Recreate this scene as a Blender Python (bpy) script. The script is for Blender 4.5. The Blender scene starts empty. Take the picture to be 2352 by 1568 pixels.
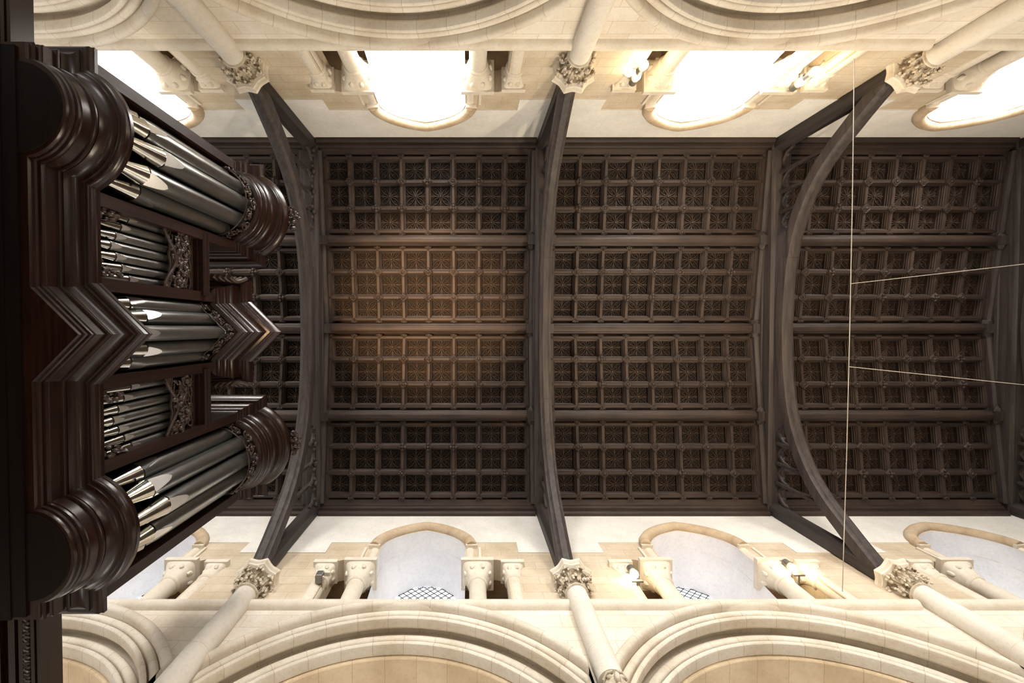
import bpy, math, random
from math import sin, cos, pi, sqrt, radians as R, atan2
from mathutils import Vector, noise

C = bpy.context.scene.collection
EYE = 1.5                    # camera height above the floor; heights "h" below are measured from the eye

# ------------------------------------------------------------------ camera, world, exposure
cam = bpy.data.objects.new('camera', bpy.data.cameras.new('camera'))
C.objects.link(cam)
cam.location = (0, 0, EYE)
cam.rotation_euler = (pi-0.021, 0, 0)        # almost straight up at the ceiling
cam.data.sensor_width = 36
cam.data.lens = 36 * 1050 / 2352
cam.data.shift_x = 96 / 2352
cam.data.shift_y = -8 / 2352
cam.data.clip_start = 0.05
bpy.context.scene.camera = cam
sc = bpy.context.scene
sc.view_settings.view_transform = 'Standard'
sc.view_settings.look = 'None'
sc.view_settings.gamma = 1
sc.view_settings.exposure = 0.0
sc.view_settings.use_curve_mapping = False
w = bpy.data.worlds.new('world'); sc.world = w; w.use_nodes = True
w.node_tree.nodes['Background'].inputs[0].default_value = (1.0, 0.96, 0.91, 1)
w.node_tree.nodes['Background'].inputs[1].default_value = 1.0

def lamp(name, kind, loc, energy, col, target=None, **kw):
    d = bpy.data.lights.new(name, kind); d.energy = energy; d.color = col
    for k, v in kw.items(): setattr(d, k, v)
    o = bpy.data.objects.new(name, d); C.objects.link(o); o.location = loc
    if target is not None:
        o.rotation_euler = (Vector(target) - Vector(loc)).to_track_quat('-Z', 'Y').to_euler()
    return o
# unseen side fill added behind the arcade, brightening the opposite nave wall
for i, x in enumerate((-5.9, -0.9, 4.0, 9.0)):
    for sd in (1, -1):
        lamp('aisle_side_fill', 'AREA', (x, -sd*8.3, 3.4), 32 if sd > 0 else (55 if i == 0 else 22), (1.0, 0.96, 0.90) if sd > 0 else (1.0, 0.90, 0.76), (x, sd*4.0, 6.5), shape='RECTANGLE', size=2.6, size_y=3.4, spread=R(46))
for i, x in enumerate((-5.9, -0.9, 4.0)):
    lamp('soffit_fill', 'POINT', (x, 7.0, 2.2), 70, (1.0, 0.80, 0.55), shadow_soft_size=0.2)  # unseen warm fill, added to brighten the north arch soffits
# warm unseen fill at floor level, added to brighten the walls
for i, x in enumerate((-0.9, 4.0, 9.0)):
    for sd in (1, -1):
        lamp('floor_level_fill', 'AREA', (x, -sd*1.6, 0.25), 16, (1.0, 0.87, 0.70), (x, sd*4.0, 7.0), size=0.7)
lamp('ceiling_spotlight', 'SPOT', (-2.0, 0.5, 0.4), 9500, (1.0, 0.62, 0.32), (-1.05, -0.5, 11.6), spot_size=R(25), spot_blend=1.0, shadow_soft_size=0.12)
lamp('ceiling_spotlight', 'SPOT', (4.6, -0.2, 0.4), 2300, (1.0, 0.74, 0.50), (5.2, 0.0, 11.6), spot_size=R(66), spot_blend=1.0, shadow_soft_size=0.12)

# ------------------------------------------------------------------ materials
def nodes(name):
    m = bpy.data.materials.new(name); m.use_nodes = True
    nt = m.node_tree
    return m, nt, nt.nodes['Principled BSDF']
def nd(nt, t, **kw):
    n = nt.nodes.new(t)
    for k, v in kw.items():
        if k in n.inputs: n.inputs[k].default_value = v
        else: setattr(n, k, v)
    return n
def ramp(nt, fac, cols):
    r = nt.nodes.new('ShaderNodeValToRGB')
    e = r.color_ramp.elements
    while len(e) < len(cols): e.new(0.5)
    for i, (p, c) in enumerate(cols): e[i].position = p; e[i].color = (*c, 1)
    nt.links.new(fac, r.inputs[0]); return r.outputs[0]
def mix(nt, fac, a, b, mode='MIX'):
    n = nt.nodes.new('ShaderNodeMix'); n.data_type = 'RGBA'; n.blend_type = mode
    for s, v in ((n.inputs[0], fac), (n.inputs[6], a), (n.inputs[7], b)):
        if hasattr(v, 'links') or hasattr(v, 'is_linked'): nt.links.new(v, s)
        else: s.default_value = v if not isinstance(v, tuple) else (*v, 1)
    return n.outputs[2]

def stone(name, base, dark, rough=0.85, blocks=None, uv=False, nscale=1.6, bump=0.25, mortar=0.10, warm=None):
    m, nt, b = nodes(name)
    tc = nt.nodes.new('ShaderNodeTexCoord')
    obj = tc.outputs['UV'] if uv else tc.outputs['Object']
    pos = tc.outputs['Object']
    n1 = nd(nt, 'ShaderNodeTexNoise', Scale=nscale, Detail=6.0, Roughness=0.62)
    nt.links.new(pos, n1.inputs['Vector'])
    col = ramp(nt, n1.outputs['Fac'], [(0.30, dark), (0.62, base)])
    n2 = nd(nt, 'ShaderNodeTexNoise', Scale=22.0, Detail=4.0, Roughness=0.7)
    nt.links.new(pos, n2.inputs['Vector'])
    sp = ramp(nt, n2.outputs['Fac'], [(0.30, (0.72, 0.70, 0.66)), (0.5, (1, 1, 1))])
    col = mix(nt, 0.38, col, sp, 'MULTIPLY')
    h = n2.outputs['Fac']
    if blocks:
        bw, bh = blocks
        if uv: vec = obj
        else:
            sx = nt.nodes.new('ShaderNodeSeparateXYZ'); nt.links.new(obj, sx.inputs[0])
            cx = nt.nodes.new('ShaderNodeCombineXYZ')
            nt.links.new(sx.outputs[0], cx.inputs[0]); nt.links.new(sx.outputs[2], cx.inputs[1]); vec = cx.outputs[0]
        br = nd(nt, 'ShaderNodeTexBrick', Scale=1.0)
        br.inputs['Brick Width'].default_value = bw; br.inputs['Row Height'].default_value = bh
        br.inputs['Mortar Size'].default_value = 0.006; br.inputs['Mortar Smooth'].default_value = 0.3
        br.inputs['Color1'].default_value = (1, 1, 1, 1); br.inputs['Color2'].default_value = (0.86, 0.80, 0.70, 1)
        br.inputs['Mortar'].default_value = (0.62, 0.54, 0.44, 1)
        br.inputs['Bias'].default_value = -0.25
        nt.links.new(vec, br.inputs['Vector'])
        col = mix(nt, mortar*7, col, br.outputs['Color'], 'MULTIPLY')
    nt.links.new(col, b.inputs['Base Color'])
    b.inputs['Roughness'].default_value = rough
    b.inputs['Specular IOR Level'].default_value = 0.2
    bp = nd(nt, 'ShaderNodeBump', Strength=bump, Distance=0.02)
    nt.links.new(h, bp.inputs['Height']); nt.links.new(bp.outputs[0], b.inputs['Normal'])
    return m

def wood(name, light, dark, rough=0.55, axis=0, scale=3.0, spec=0.35, coat=0.0, bump=0.25, worn=None):
    m, nt, b = nodes(name)
    tc = nt.nodes.new('ShaderNodeTexCoord')
    mp = nt.nodes.new('ShaderNodeMapping')
    s = [scale*4]*3; s[axis] = scale*0.25
    mp.inputs['Scale'].default_value = s
    nt.links.new(tc.outputs['Object'], mp.inputs[0])
    n1 = nd(nt, 'ShaderNodeTexNoise', Scale=1.6, Detail=7.0, Roughness=0.65, Distortion=0.4)
    nt.links.new(mp.outputs[0], n1.inputs['Vector'])
    col = ramp(nt, n1.outputs['Fac'], [(0.33, dark), (0.68, light)])
    if worn:
        n2 = nd(nt, 'ShaderNodeTexNoise', Scale=0.9, Detail=3.0)
        nt.links.new(tc.outputs['Object'], n2.inputs['Vector'])
        col = mix(nt, ramp(nt, n2.outputs['Fac'], [(0.45, (0, 0, 0)), (0.7, (1, 1, 1))]), col, worn)
    nt.links.new(col, b.inputs['Base Color'])
    b.inputs['Roughness'].default_value = rough
    b.inputs['Specular IOR Level'].default_value = spec
    b.inputs['Coat Weight'].default_value = coat; b.inputs['Coat Roughness'].default_value = 0.18
    bp = nd(nt, 'ShaderNodeBump', Strength=bump, Distance=0.01)
    nt.links.new(n1.outputs['Fac'], bp.inputs['Height']); nt.links.new(bp.outputs[0], b.inputs['Normal'])
    return m
def plain(name, col, rough=0.5, metal=0.0, emit=None, estr=0.0):
    m, nt, b = nodes(name)
    n1 = nd(nt, 'ShaderNodeTexNoise', Scale=9.0, Detail=4.0)
    tc = nt.nodes.new('ShaderNodeTexCoord'); nt.links.new(tc.outputs['Object'], n1.inputs['Vector'])
    nt.links.new(ramp(nt, n1.outputs['Fac'], [(0.3, tuple(c*0.85 for c in col)), (0.7, col)]), b.inputs['Base Color'])
    b.inputs['Roughness'].default_value = rough; b.inputs['Metallic'].default_value = metal
    if emit:
        b.inputs['Emission Color'].default_value = (*emit, 1); b.inputs['Emission Strength'].default_value = estr
    return m

M = {}
M['ashlar'] = stone('ashlar_stone', (0.80, 0.75, 0.665), (0.68, 0.60, 0.49), blocks=(0.62, 0.26), mortar=0.08)
M['arch'] = stone('arch_stone', (0.79, 0.735, 0.645), (0.64, 0.56, 0.45), blocks=(0.42, 0.9), uv=True, bump=0.35, mortar=0.08)
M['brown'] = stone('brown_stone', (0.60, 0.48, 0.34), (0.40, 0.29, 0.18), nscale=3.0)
M['pale'] = stone('pale_stone', (0.78, 0.72, 0.62), (0.66, 0.58, 0.47), nscale=2.2, bump=0.15)
M['shaft'] = stone('shaft_stone', (0.80, 0.76, 0.69), (0.70, 0.64, 0.55), nscale=1.2, bump=0.1)
M['carved'] = stone('carved_stone', (0.74, 0.67, 0.55), (0.42, 0.34, 0.24), nscale=9.0, bump=0.5)
M['clere'] = stone('tan_ashlar_stone', (0.69, 0.60, 0.47), (0.50, 0.41, 0.29), blocks=(0.55, 0.22), mortar=0.07, nscale=1.2)
M['soffit'] = stone('tan_shaded_soffit_stone', (0.78, 0.64, 0.45), (0.60, 0.46, 0.30), blocks=(0.42, 0.9), uv=True, bump=0.35, mortar=0.08)  # tan stone, deepened to carry the brownish shade under the arches
M['bell'] = stone('dirty_shaded_bell_stone', (0.30, 0.235, 0.16), (0.14, 0.105, 0.07), nscale=9.0, bump=0.4)  # crevice dirt plus painted-in shade of the hollows between leaves
M['plaster'] = stone('white_plaster', (0.84, 0.82, 0.77), (0.70, 0.68, 0.64), nscale=1.1, bump=0.12)
M['reveal'] = stone('limewash', (0.86, 0.85, 0.86), (0.74, 0.73, 0.76), nscale=1.4, bump=0.12)
M['floor'] = stone('floor_stone', (0.55, 0.50, 0.43), (0.40, 0.36, 0.30), nscale=2.0, rough=0.6)
M['oak'] = wood('dark_ceiling_oak', (0.050, 0.033, 0.025), (0.018, 0.012, 0.0095), rough=0.55, axis=0, worn=(0.052, 0.034, 0.025))
M['oaky'] = wood('dark_rib_oak', (0.062, 0.041, 0.031), (0.022, 0.015, 0.011), rough=0.55, axis=1)
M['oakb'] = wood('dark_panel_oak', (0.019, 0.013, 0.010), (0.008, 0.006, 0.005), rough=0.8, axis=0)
M['trace'] = wood('carved_tracery_oak', (0.095, 0.065, 0.049), (0.050, 0.034, 0.026), rough=0.6, axis=1)
M['truss'] = wood('grey_truss_oak', (0.066, 0.053, 0.047), (0.026, 0.020, 0.019), rough=0.55, axis=1, scale=2.0)
M['post'] = wood('grey_post_oak', (0.052, 0.042, 0.039), (0.022, 0.018, 0.018), rough=0.55, axis=2, scale=2.0)
M['mahog'] = wood('polished_mahogany', (0.024, 0.0085, 0.005), (0.008, 0.003, 0.002), rough=0.27, axis=1, scale=4.0, spec=0.34, coat=0.0, bump=0.06)
M['mahogz'] = wood('polished_mahogany_upright', (0.030, 0.0125, 0.008), (0.012, 0.0055, 0.004), rough=0.45, axis=2, scale=4.0, spec=0.25, coat=0.0, bump=0.06)
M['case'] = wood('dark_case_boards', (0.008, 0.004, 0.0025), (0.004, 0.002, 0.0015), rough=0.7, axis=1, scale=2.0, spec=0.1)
M['limew'] = wood('carved_limewood', (0.060, 0.036, 0.025), (0.020, 0.012, 0.008), rough=0.38, axis=2, scale=8.0, spec=0.5)
M['pipe'] = plain('tin_pipe_metal', (0.34, 0.34, 0.325), rough=0.28, metal=0.92)
M['foot'] = plain('bright_tin_metal', (0.66, 0.64, 0.58), rough=0.16, metal=1.0)
M['lip'] = plain('polished_tin_metal', (0.80, 0.80, 0.80), rough=0.30, metal=0.9)
M['black'] = plain('black_iron', (0.02, 0.02, 0.022), rough=0.5)
M['dark'] = plain('slot_shade', (0.004, 0.004, 0.004), rough=0.9)  # near-black colour stands in for the shade inside the pipe mouths
M['grey'] = plain('grey_lamp_metal', (0.22, 0.21, 0.19), rough=0.45, metal=0.4)
M['wire'] = plain('pale_wire', (0.42, 0.39, 0.36), rough=0.4)
M['bulb'] = plain('lit_bulb', (1, 0.9, 0.7), emit=(1.0, 0.78, 0.45), estr=60)
M['sunpane'] = plain('sunlit_window_glass', (0.8, 0.8, 0.8), emit=(1.0, 0.97, 0.92), estr=38)
M['skypane'] = plain('daylit_window_glass', (0.8, 0.8, 0.8), emit=(0.92, 0.96, 1.0), estr=1.7)

# ------------------------------------------------------------------ mesh builder and scene graph helpers
class MB:
    def __init__(s): s.v = []; s.f = []; s.uv = {}
    def add(s, vs, fs, uvs=None):
        o = len(s.v); s.v += [tuple(p) for p in vs]
        for i, f in enumerate(fs):
            s.f.append(tuple(o+k for k in f))
            if uvs: s.uv[len(s.f)-1] = [uvs[k] for k in f]
        return s
    def box(s, x0, x1, y0, y1, z0, z1):
        v = [(x, y, z) for x in (x0, x1) for y in (y0, y1) for z in (z0, z1)]
        return s.add(v, [(0,1,3,2),(4,6,7,5),(0,4,5,1),(2,3,7,6),(0,2,6,4),(1,5,7,3)])
    def grid(s, rows, closed_u=False, closed_v=False, cap=False, uv=False):
        n, m = len(rows), len(rows[0]); vs = [p for r in rows for p in r]; fs = []
        for i in range(n if closed_v else n-1):
            for j in range(m if closed_u else m-1):
                a, b = i, (i+1) % n; c, d = j, (j+1) % m
                fs.append((a*m+c, a*m+d, b*m+d, b*m+c))
        if cap: fs += [tuple(range(m)), tuple(range((n-1)*m, n*m))]
        uvs = None
        if uv:
            uvs = []; U = 0.0; k = m//2
            for i in range(n):
                if i: U += (Vector(rows[i][k])-Vector(rows[i-1][k])).length
                Vv = 0.0
                for j in range(m):
                    if j: Vv += (Vector(rows[i][j])-Vector(rows[i][j-1])).length
                    uvs.append((U, Vv))
        return s.add(vs, fs, uvs)
    def lathe(s, prof, c=(0,0,0), n=24, a0=0, a1=2*pi, wob=None):
        rows = []
        full = abs(a1-a0-2*pi) < 1e-6
        for r, z in prof:
            row = []
            for k in range(n if full else n+1):
                a = a0+(a1-a0)*k/n
                rr = r if wob is None else wob(r, z, a)
                row.append((c[0]+rr*cos(a), c[1]+rr*sin(a), c[2]+z))
            rows.append(row)
        return s.grid(rows, closed_u=full, cap=full)
    def tube(s, path, r, n=8, cap=True):
        P = [Vector(p) for p in path]; rows = []; up = None
        for i, p in enumerate(P):
            t = (P[min(i+1, len(P)-1)]-P[max(i-1, 0)]).normalized()
            if up is None: up = t.orthogonal().normalized()
            up = (up - t*up.dot(t))
            up = up.normalized() if up.length > 1e-6 else t.orthogonal().normalized()
            b = t.cross(up); rr = r[i] if isinstance(r, (list, tuple)) else r
            rows.append([tuple(p+(up*cos(a)+b*sin(a))*rr) for a in (2*pi*k/n for k in range(n))])
        return s.grid(rows, closed_u=True, cap=cap)
    def extrude(s, poly, axis, a, b):
        """closed 2-D outline pushed along an axis: axis 0 -> (y,z) outline, 1 -> (x,z), 2 -> (x,y)"""
        def P(t, q): return [(t, q[0], q[1]), (q[0], t, q[1]), (q[0], q[1], t)][axis]
        return s.grid([[P(a, q) for q in poly], [P(b, q) for q in poly]], closed_u=True, cap=True)
    def blob(s, c, r, seed=0, sc=(1,1,1), n=8, amp=0.25, f=2.0):
        rows = []
        for i in range(n//2+2):
            t = pi*i/(n//2+1); row = []
            for k in range(n):
                a = 2*pi*k/n; d = Vector((sin(t)*cos(a), sin(t)*sin(a), cos(t)))
                q = 1+amp*noise.noise(d*f+Vector((seed*3.1, seed*1.7, 0)))
                row.append((c[0]+d.x*r*q*sc[0], c[1]+d.y*r*q*sc[1], c[2]+d.z*r*q*sc[2]))
            rows.append(row)
        return s.grid(rows, closed_u=True)
    def mesh(s, name, mat, origin=(0,0,0), smooth=30, mat2=None, n2=0):
        me = bpy.data.meshes.new(name)
        ox, oy, oz = origin
        me.from_pydata([(x-ox, y-oy, z-oz) for x, y, z in s.v], [], s.f)
        if s.uv:
            ul = me.uv_layers.new(name='UVMap')
            for p in me.polygons:
                q = s.uv.get(p.index)
                if q:
                    for li, c in zip(p.loop_indices, q): ul.data[li].uv = c
        me.materials.append(M[mat])
        if mat2:
            me.materials.append(M[mat2])
            for p in me.polygons:
                if p.index < n2: p.material_index = 1
        if smooth:
            me.shade_smooth(); me.set_sharp_from_angle(angle=R(smooth))
        me.update()
        return me

ORI = {}
def link(o, parent=None):
    C.objects.link(o)
    if parent is not None: o.parent = parent
    return o
def tag(o, label=None, cat=None, group=None, kind=None):
    for k, v in (('label', label), ('category', cat), ('group', group), ('kind', kind)):
        if v: o[k] = v
    return o
def thing(name, label, cat, loc=(0,0,0), group=None, kind=None):
    o = bpy.data.objects.new(name, None); o.empty_display_size = 0.2; o.location = loc
    link(o); ORI[o.name] = loc
    return tag(o, label, cat, group, kind)
def part(name, mb, mat, parent, label=None, smooth=30):
    org = ORI[parent.name]
    o = bpy.data.objects.new(name, mb.mesh(name, mat, org, smooth)); link(o, parent); ORI[o.name] = org
    if label: o['label'] = label
    return o
def single(name, mb, mat, label, cat, loc=(0,0,0), group=None, kind=None, smooth=30):
    o = bpy.data.objects.new(name, mb.mesh(name, mat, loc, smooth)); o.location = loc; link(o); ORI[o.name] = loc
    return tag(o, label, cat, group, kind)
def inst(name, me, parent, loc=(0,0,0), rot=(0,0,0)):
    o = bpy.data.objects.new(name, me); o.location = loc; o.rotation_euler = rot
    return link(o, parent)
def Z(h): return h+EYE

# ------------------------------------------------------------------ layout
LINES = [-8.40, -3.38, 1.54, 6.53, 11.62]        # bay lines along the nave
BAYN = ['bay behind organ', 'first bay from organ', 'second bay from organ', 'third bay from organ']
WALLN = {1: 'latticed-window wall', -1: 'white-windowed wall'}
SIDE = {1: 'north', -1: 'south'}
YW = 4.0

# ------------------------------------------------------------------ floor, ceiling board, outer shell
fl = MB().box(-14, 18, -8.2, 8.2, -0.2, 0.0)
single('floor', fl, 'floor', 'pale stone floor of the nave', 'floor', kind='structure')
cb = MB().box(-9, 17.2, -4.5, 4.5, Z(10.75), Z(10.85))
for s in (1, -1):
    cb.grid([[(-9, s*4.3, Z(9.98)), (-9, 0, Z(10.48))], [(17.2, s*4.3, Z(9.98)), (17.2, 0, Z(10.48))]])
single('ceiling', cb, 'oakb', 'dark boarding above the coffers of the low-pitched ceiling', 'ceiling', kind='structure')

# ------------------------------------------------------------------ nave walls
HC, R0 = 3.64, 2.91                # centre height and outer radius of the arcade arches
TH = [R(-90+180*i/64) for i in range(65)]
def arch_rows(uc, half, s, prof, n=None):
    lim = half-0.17
    rows = []
    def row(sn, cs, drop=None):
        r_ = []
        for dr, y in prof:
            r = R0-dr
            u = max(-lim, min(lim, r*sn))
            r_.append((uc+u, s*y, Z(HC+r*cs) if drop is None else drop))
        return r_
    rows.append(row(-1, 0, 0.0))
    for t in TH: rows.append(row(sin(t), cos(t)))
    rows.append(row(1, 0, 0.0))
    return rows
def arc(cx, cy, r, a0, a1, n=5):
    return [(cx+r*cos(R(a0+(a1-a0)*i/n)), cy+r*sin(R(a0+(a1-a0)*i/n))) for i in range(n+1)]
HOOD = [(0.0, 4.04), (0.0, 3.96)] + arc(0.06, 3.955, 0.06, 180, 360, 7) + [(0.12, 4.10)]
OUTER = [(0.10, 4.05), (0.13, 4.05)] + [(0.18+0.05*cos(R(a)), 4.03+0.04*sin(R(a))) for a in range(180, 361, 20)] + [(0.235, 4.09), (0.252, 4.09)] + \
        [(0.287+0.033*cos(R(a)), 4.02+0.03*sin(R(a))) for a in range(180, 361, 30)] + \
        [(0.32, 4.05), (0.32, 4.12), (0.30, 4.15), (0.24, 4.17), (0.20, 4.20), (0.20, 4.32)]
INNER = [(0.19, 4.28), (0.32, 4.28)] + [(0.375+0.055*cos(R(a)), 4.25+0.04*sin(R(a))) for a in range(180, 361, 20)] + [(0.434, 4.31), (0.45, 4.31)] + \
        [(0.483+0.033*cos(R(a)), 4.24+0.03*sin(R(a))) for a in range(180, 361, 30)] + [(0.516, 4.27), (0.516, 4.37), (0.47, 4.40)]
SOFF = [(0.49, 4.38), (0.55, 4.385), (0.56, 4.40), (0.56, 5.30), (0.0, 5.30)]

def top_profile(uc):
    """outline of the three-part clerestory opening, left sill to right sill"""
    def half():
        L = [(1.47, SILL), (1.47, 7.66)]
        L += [(1.29+0.18*cos(R(a)), 7.66+0.17*sin(R(a))) for a in (25, 50, 75, 90, 105, 130, 155)]
        L += [(1.11, 7.66), (0.77, 7.66), (0.77, 8.25)]
        for t in (0.97, 0.9, 0.8, 0.7, 0.6, 0.5, 0.4, 0.3, 0.2, 0.1):
            L.append((0.77*t, point_h(t)))
        return L
    A = half()
    return [(uc-u, h) for u, h in A] + [(uc, point_h(0))] + [(uc+u, h) for u, h in reversed(A)]
def point_h(t): return 8.25+0.70*(0.76*sqrt(max(0, 1-t*t))+0.24*(1-t))
def round_h(t): return 8.46+0.62*sqrt(max(0, 1-t*t))

SILL, TOPH = 6.52, 9.95
wall = {}
for s in (1, -1):
    wall[s] = thing('wall_'+SIDE[s], 'pale stone nave wall with '+('latticed' if s > 0 else 'bright white')+' clerestory windows', 'wall', (0, s*YW, 0), kind='structure')

for s in (1, -1):
    m = MB().box(11.62, 17.0, min(s*4.0, s*5.3), max(s*4.0, s*5.3), 0, Z(10.0)); part('plain_wall', m, 'ashlar', wall[s])
m = MB().box(17.0, 17.4, -5.3, 5.3, 0, Z(10.8))
single('wall_east', m, 'ashlar', 'pale stone end wall of the nave beyond the last truss', 'wall', kind='structure')

def lattice_clip(p, q, inside, n=40):
    P = [(p[0]+(q[0]-p[0])*i/n, p[1]+(q[1]-p[1])*i/n) for i in range(n+1)]
    P = [k for k in P if inside(*k)]
    return (P[0], P[-1]) if len(P) > 2 else None

def prism_shaft(mb, x, y, r, h0, h1, n=20):
    mb.lathe([(r, Z(h0)), (r, Z(h1))], (x, y, 0), n)

SHAFTS = {}
ntrim = 0; nwin = 0
for s in (1, -1):
    for b in range(4):
        x0, x1 = LINES[b], LINES[b+1]; half = (x1-x0)/2; uc = (x0+x1)/2
        where = BAYN[b]+', '+WALLN[s]
        # spandrel wall with the arch opening, front and back faces
        mb = MB()
        for y in (4.0, 5.3):
            rws = arch_rows(uc, half, s, [(0.05 if y < 5 else 0.3, y)])
            low = [r[0] for r in rws]
            mb.grid([low, [(p[0], p[1], Z(SILL+0.06)) for p in low]])
            for e in (-1, 1):
                a, c = uc+e*(half-0.17), uc+e*half
                mb.grid([[(a, s*y, 0), (c, s*y, 0)], [(a, s*y, Z(SILL+0.06)), (c, s*y, Z(SILL+0.06))]])
        mb.grid([[(x0, s*4.0, Z(SILL+0.06)), (x1, s*4.0, Z(SILL+0.06))], [(x0, s*5.3, Z(SILL+0.06)), (x1, s*5.3, Z(SILL+0.06))]])
        part('spandrel', mb, 'ashlar', wall[s])
        # arcade arch
        t = thing('arcade_arch', 'great moulded stone arch, '+where, 'arch', (uc, s*YW, 0), 'arcade arches')
        for nm, pf in (('hood_mould', HOOD), ('outer_order', OUTER), ('inner_order', INNER), ('soffit', SOFF)):
            m = MB(); m.grid(arch_rows(uc, half, s, pf), uv=True); part(nm, m, 'soffit' if nm == 'soffit' else 'arch', t)
        # string course
        ntrim += 1
        pf = [(4.02, 6.40), (3.95, 6.41), (3.91, 6.445), (3.897, 6.49), (3.91, 6.53), (3.95, 6.56), (4.02, 6.57)]
        m = MB().extrude([(s*y, Z(h)) for y, h in pf], 0, x0+0.10, x1-0.10)
        single('trim_%d' % ntrim, m, 'pale', 'rounded stone string course, '+where, 'string course', (uc, s*3.95, Z(6.46)), 'string courses', 'structure', smooth=45)
        # clerestory screen
        uo = uc+0.06
        prof = top_profile(uo)
        m = MB()
        for y in (4.0, 4.36):
            for i in range(len(prof)-1):
                (ua, ha), (ub, hb) = prof[i], prof[i+1]
                if ub-ua > 1e-6:
                    m.grid([[(ua, s*y, Z(ha)), (ub, s*y, Z(hb))], [(ua, s*y, Z(TOPH)), (ub, s*y, Z(TOPH))]])
            for ua, ub in ((x0, prof[0][0]), (prof[-1][0], x1)):
                m.grid([[(ua, s*y, Z(SILL)), (ub, s*y, Z(SILL))], [(ua, s*y, Z(TOPH)), (ub, s*y, Z(TOPH))]])
        for sel in ([p for p in prof if p[0] <= uo-0.769 and p[1] < 7.9], [p for p in prof if p[0] >= uo+0.769 and p[1] < 7.9]):
            m.grid([[(u, s*4.0, Z(h)) for u, h in sel], [(u, s*4.36, Z(h)) for u, h in sel]])
        part('clerestory_screen', m, 'clere', wall[s])
        # plaster skin above, stepped round the stone blocks beside the window
        m = MB()
        y = 3.985
        def strip(ua, ub, ha, hb=None):
            hb = ha if hb is None else hb
            m.grid([[(ua, s*y, Z(ha)), (ub, s*y, Z(hb))], [(ua, s*y, Z(9.72)), (ub, s*y, Z(9.72))]])
            m.grid([[(ua, s*y, Z(ha)), (ub, s*y, Z(hb))], [(ua, s*4.0, Z(ha)), (ub, s*4.0, Z(hb))]])
        strip(x0, uo-1.72, 8.06); strip(uo+1.72, x1, 8.06)
        strip(uo-1.72, uo-0.86, 8.44); strip(uo+0.86, uo+1.72, 8.44)
        N = 24
        for i in range(N):
            ta, tb = -1+2*i/N, -1+2*(i+1)/N
            strip(uo+0.86*ta, uo+0.86*tb, point_h(abs(ta))+0.10 if abs(ta) < 1 else 8.44, point_h(abs(tb))+0.10 if abs(tb) < 1 else 8.44)
        for e in (-1, 1):
            m.grid([[(uo+e*1.72, s*y, Z(8.06)), (uo+e*1.72, s*4.0, Z(8.06))], [(uo+e*1.72, s*y, Z(8.44)), (uo+e*1.72, s*4.0, Z(8.44))]])
        part('plaster', m, 'plaster', wall[s], 'white plaster above the stonework')
        # passage behind the screen and the splayed reveal to the window
        m = MB()
        for e in (-1, 1):
            ua, ub = uo+e*0.775, uo+e*1.75
            m.grid([[(ua, s*4.36, Z(SILL+.02)), (ua, s*4.85, Z(SILL+.02)), (ub, s*4.85, Z(SILL+.02)), (ub, s*4.36, Z(SILL+.02))],
                    [(ua, s*4.36, Z(8.05)), (ua, s*4.85, Z(8.05)), (ub, s*4.85, Z(8.05)), (ub, s*4.36, Z(8.05))]], closed_u=False)
            m.grid([[(ua, s*4.36, Z(8.05)), (ua, s*4.85, Z(8.05))], [(ub, s*4.36, Z(8.05)), (ub, s*4.85, Z(8.05))]])
            m.grid([[(ua, s*4.36, Z(SILL+.02)), (ua, s*4.85, Z(SILL+.02))], [(ub, s*4.36, Z(SILL+.02)), (ub, s*4.85, Z(SILL+.02))]])
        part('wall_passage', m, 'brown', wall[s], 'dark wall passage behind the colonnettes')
        rows = []
        for k in range(11):
            f = k/10; yy = 4.0+1.2*f; f = max(0, (yy-4.36)/.84); bot = SILL if yy > 4.3 else 7.66; hw = 0.775+(0.62-0.775)*f; sp = 0
            r_ = [(uo-hw, s*yy, Z(bot))]
            for i in range(33):
                tt = -1+2*i/32
                r_.append((uo+hw*tt, s*yy, Z(point_h(abs(tt))*(1-f)+round_h(abs(tt))*f)))
            r_.append((uo+hw, s*yy, Z(bot)))
            rows.append(r_)
        m = MB(); m.grid(rows)
        m.grid([[(uo-.78, s*4.3, Z(SILL+.02)), (uo+.78, s*4.3, Z(SILL+.02))], [(uo-.62, s*5.2, Z(SILL+.02)), (uo+.62, s*5.2, Z(SILL+.02))]])
        part('window_reveal', m, 'reveal', wall[s], 'smooth limewashed window splay', smooth=50)
        # window
        nwin += 1
        wn = thing('window_%d' % nwin, 'round-headed '+('latticed' if s > 0 else 'sunlit white')+' clerestory window, '+where, 'window', (uo, s*5.2, Z(SILL)), 'clerestory windows', 'structure')
        out = [(uo-0.66, SILL)]+[(uo+0.66*(-1+2*i/24), round_h(abs(-1+2*i/24))+0.04) for i in range(25)]+[(uo+0.66, SILL)]
        m = MB(); m.grid([[(u, s*5.22, Z(h)) for u, h in out], [(u, s*5.22, Z(SILL)) for u, h in out]])
        pn = part('pane', m, 'sunpane' if s < 0 else 'skypane', wn, smooth=0)
        ins = lambda u, h: abs(u-uo) < 0.61 and SILL < h < round_h(min(1, abs(u-uo)/0.62))
        m = MB()
        for k in range(-26, 27):
            for e in (-1, 1):
                p, q = (uo-1.6, 7.8+k*0.15-1.6), (uo+1.6, 7.8+k*0.15+1.6)
                if e < 0: p, q = (uo-1.6, 7.8+k*0.15+1.6), (uo+1.6, 7.8+k*0.15-1.6)
                c = lattice_clip(p, q, ins, 160)
                if c: m.tube([(c[0][0], s*5.19, Z(c[0][1])), (c[1][0], s*5.19, Z(c[1][1]))], 0.008, 5)
        if s > 0: part('lattice', m, 'black', pn, 'black diamond lattice')
        m = MB(); m.tube([(u, s*5.2, Z(h)) for u, h in out], 0.03, 6); part('frame', m, 'reveal' if s < 0 else 'black', wn)
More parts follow.
